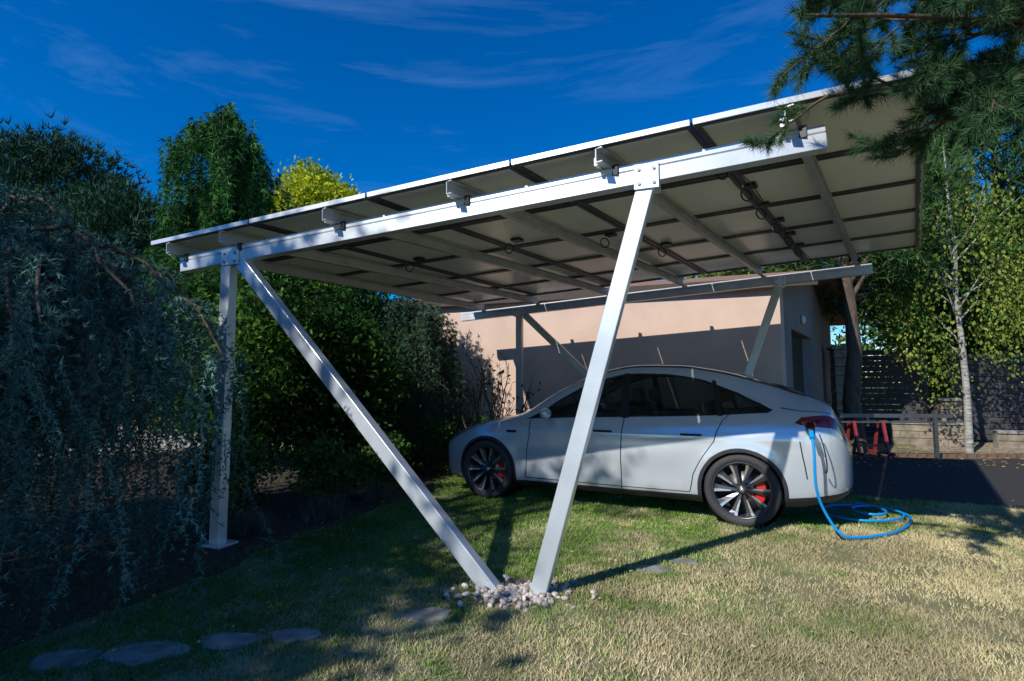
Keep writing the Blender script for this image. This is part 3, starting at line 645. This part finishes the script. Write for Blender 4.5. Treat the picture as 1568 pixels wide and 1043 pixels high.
needle_tree('pine_tree',(-12.2,13.6,0),(-12,13.6,6.5),(-12,13.6,5.6),(2.1,2,2.2),240,26,.26,.03,(.015,.05,.03),(.07,.14,.09),.3,.2)
needle_tree('pine_tree',(-9.7,13,0),(-9.6,13,5),(-9.6,13,4.5),(1.3,1.5,1.75),140,26,.24,.028,(.015,.05,.03),(.09,.18,.11),.24,.18)
broad_tree('golden_maple_tree',(-6.6,17,0),(-6.6,17,6),(-6.4,17,6.2),(1.5,1.5,2.1),230,150,.13,(.22,.32,.02),(.6,.62,.05),.26,.16,shell=.5)
broad_tree('yellow_green_shrub',(-9.8,16.5,0),(-9.8,16.5,1.5),(-9.8,16.5,1.3),(2.2,1.2,1.2),90,130,.13,(.08,.15,.03),(.35,.4,.12),.3,.06)
broad_tree('round_shrub',(-4.6,9.4,0),(-4.6,9.4,2),(-4.5,9.3,1.9),(1.5,1.2,1.7),150,200,.09,DG,(.05,.13,.02),.25,.06,shell=.3)
broad_tree('round_shrub',(-3.0,9.7,0),(-3,9.7,2),(-2.9,9.7,1.75),(1.0,.9,1.6),120,200,.085,DG,(.04,.11,.02),.22,.05,shell=.3)
broad_tree('round_shrub',(-2.6,7.9,0),(-2.6,7.9,1),(-2.6,7.9,1.2),(.75,.7,1.2),90,170,.08,DG,(.04,.10,.02),.2,.04,shell=.2)
broad_tree('upright_shrub',(-3.3,6.9,0),(-3.3,6.9,2),(-3.25,6.9,1.7),(.55,.5,1.3),60,130,.08,DG,(.12,.26,.04),.18,.03)
conifer('weeping_shrub',(-1.75,9.6,0),2.9,.75,90,(.03,.07,.04),(.09,.14,.09),z0=.25,nl=.1,w=.012,droop=-.3,hang=1.5,step=.16,power=.15,r0=.05)
for bx,by,r_ in [(-1.7,6.9,.3),(-2.2,6.3,.25),(-.55,9.3,.4),(-.1,9.4,.35),(-1.2,8.6,.4),(.7,9.25,.3),(-1.9,7.6,.3),(-2.9,5.9,.3),(-3.4,6.2,.35)]:
    broad_tree('low_shrub',(bx,by,0),(bx,by,.3),(bx,by,.42),(r_,r_,.38),26,90,.05,(.02,.05,.012),(.09,.18,.05),.09,.015,shell=.1)
for bx,by in [(-1.95,5.75),(-2.45,5.1),(-1.6,6.5),(-2.1,6.6)]:
    P=np.array([bx,by,.0])+rng.normal(size=(40,3))*np.array([.07,.07,0]); V,F,C=needles(P,np.tile([0,0,1.],(40,1)),12,.27,.007,.5,(.04,.04,.035),(.15,.14,.12)); make('ornamental_grass',V,F,M_needle,col=C)
tw=empty('bare_twiggy_shrub'); parts=[];LP_=[]
def twig(p,d,L,r,dep):
    e_=p+d*L; m_=p+d*L*.5+Vector(rng.normal(size=3))*L*.05; parts.append(tube_arr([p,m_,e_],[r,r*.8,r*.6],5))
    if dep>0:
        for q in range(3 if dep>1 else 2):
            nd=(d+Vector(rng.normal(size=3))*.38+Vector((0,0,.12))).normalized(); twig(p.lerp(e_,.55+.2*q if q<2 else 1),nd,L*.66,r*.6,dep-1)
    else: LP_.append(e_)
for i in range(6): twig(Vector((-.45+.12*rng.normal(),8.0+.08*rng.normal(),0)),Vector((rng.normal()*.2+.1,rng.normal()*.2,1)).normalized(),.85,.02,3)
V,F=merge(parts); make('stems',V,F,M_bark,tw); P=np.array([tuple(p) for p in LP_]); V,F,C=leafq(P,.06,(.03,.06,.015),(.08,.15,.04),rng.random(len(P))); make('leaves',V,F,M_leaf,tw,col=C)
# trees behind and left of the camera position, giving the dappled shade
broad_tree('shade_tree',(-7.2,-1.4,0),(-7.2,-1.4,8.4),(-7.2,-1.4,4.5),(1.6,1.6,2.1),125,110,.15,DG,MG,.3,.2,shell=.1)
broad_tree('shade_tree',(-7.6,-.8,0),(-7.5,-1.,8.9),(-7.4,-1.0,8.3),(1.7,1.6,.9),14,100,.14,DG,MG,.22,.12,shell=.1)
broad_tree('shade_tree',(-9.4,.9,0),(-9.4,.9,6),(-9.4,.9,4.2),(1.8,1.8,2.0),42,110,.15,DG,MG,.28,.2,shell=.1)
broad_tree('shade_tree',(-5.6,-3.1,0),(-5.6,-3.1,5),(-5.4,-3.2,4.0),(1.2,1.2,1.25),56,90,.13,DG,MG,.24,.14,shell=.1)
# right background trees
needle_tree('pine_tree',(6.95,10.9,0),(7.2,11.3,6.2),(7.9,12.2,5.2),(2.0,1.8,2.1),190,26,.24,.024,(.015,.05,.02),(.10,.18,.06),.3,.19)
broad_tree('birch_tree',(9.35,11.1,0),(9.3,11.2,6.5),(9.5,11.4,4.5),(1.5,1.3,2.3),85,110,.08,(.04,.11,.02),(.30,.35,.07),.16,.075,bark=M_birch,droop=(0,0,-1),drop=1.4)
needle_tree('pine_tree',(13,14,0),(13,14,8),(13,14,6),(3.2,3,3.6),260,26,.34,.035,(.015,.05,.025),(.09,.17,.06),.42,.25)
broad_tree('background_tree',(9,20,0),(9,20,6),(9,20,4.2),(2.2,2.2,2.7),150,130,.18,(.03,.08,.02),(.2,.28,.07),.35,.2)
broad_tree('background_tree',(17,20,0),(17,20,6),(17,20,5),(3.5,3,3.6),190,130,.2,(.03,.07,.02),(.15,.22,.05),.5,.2)
broad_tree('background_tree',(14.5,11.5,0),(14.5,11.5,6),(14.3,11.6,5),(2,2,3),130,130,.14,(.02,.06,.02),(.12,.2,.05),.3,.2)
bl=[];tn=[]
for i in range(420):
    a=math.radians(-70+140*i/420+rng.normal()); rr_=27+rng.random()*12; hh=(2.2+2.2*vnoise(np.array([i*.08]),np.array([2.]))[0]); 
    for q in range(2): bl.append((rr_*math.sin(a),rr_*math.cos(a),hh*rng.random()+.4)); tn.append(rng.random())
bl=np.array(bl);P=np.repeat(bl,70,0)+rng.normal(size=(len(bl)*70,3))*np.array([.7,.7,.6]); V,F,C=leafq(P,.32,(.02,.05,.02),(.14,.22,.05),np.repeat(np.array(tn),70)); make('distant_tree_belt',V,F,M_leaf,col=C)
# overhanging pine, trunk outside the right of frame
pn=empty('overhanging_pine_tree'); parts=[tube_arr([(5.2,3.0,0),(5.1,3.0,2.),(5.0,2.9,4.),(4.9,2.9,6)],[.2,.17,.14,.08],10)]; P=[];D=[]
def pbr(p,d,L,r,dep,wob=.035):
    n_=8 if dep==2 else 5; pl=[p]; dd=d.copy()
    for i in range(n_):
        w_=dd+Vector(rng.normal(size=3))*wob*(1 if dep==2 else 2.5)
        dd=((w_+d*.25) if dep==2 else w_).normalized(); pl.append(pl[-1]+dd*L/n_)
    parts.append(tube_arr(pl,[r*(1-.65*i/n_) for i in range(n_+1)],6))
    if dep==0:
        for i in range(1,n_+1):
            for m_ in range(4):
                q=pl[i-1].lerp(pl[i],m_/4); P.append(tuple(q)); D.append(tuple(dd*1.0))
    else:
        for i in range(2,n_+1):
            for m_ in range(3):
                sd=Vector(rng.normal(size=3)); sd.z*=.6; sd=(sd-sd.dot(dd)*dd).normalized(); nd=(dd*.8+sd*.8+Vector((0,0,.16))).normalized()
                if dep==2: pbr(pl[i].lerp(pl[i-1],m_/3),nd,.24+.2*rng.random(),r*.35,1)
                else:
                    if rng.random()<.68: pbr(pl[i].lerp(pl[i-1],m_/3),nd,.09+.06*rng.random(),.0045,0)
for st,en in [((4.6,2.85,3.5),(1.15,2.45,3.0)),((4.6,2.75,3.9),(1.6,2.35,3.25)),((4.4,2.9,3.35),(1.6,2.5,2.78)),((4.8,2.8,4.1),(2.2,2.5,3.4)),((4.5,3.0,3.3),(2.15,2.6,2.82)),((4.6,2.6,3.5),(2.2,2.35,3.05)),((4.6,2.6,3.2),(2.3,2.4,2.75))]:
    d=Vector(en)-Vector(st); pbr(Vector(st),d.normalized(),d.length,.024,2)
P=np.array(P);D=np.array(D)
V,F,C=needles(P,D,11,.07,.0028,.75,(.012,.04,.022),(.10,.20,.09)); make('needles',V,F,M_needle,pn,col=C)
V,F=merge(parts); make('branches',V,F,M_bark,pn,smooth=True)
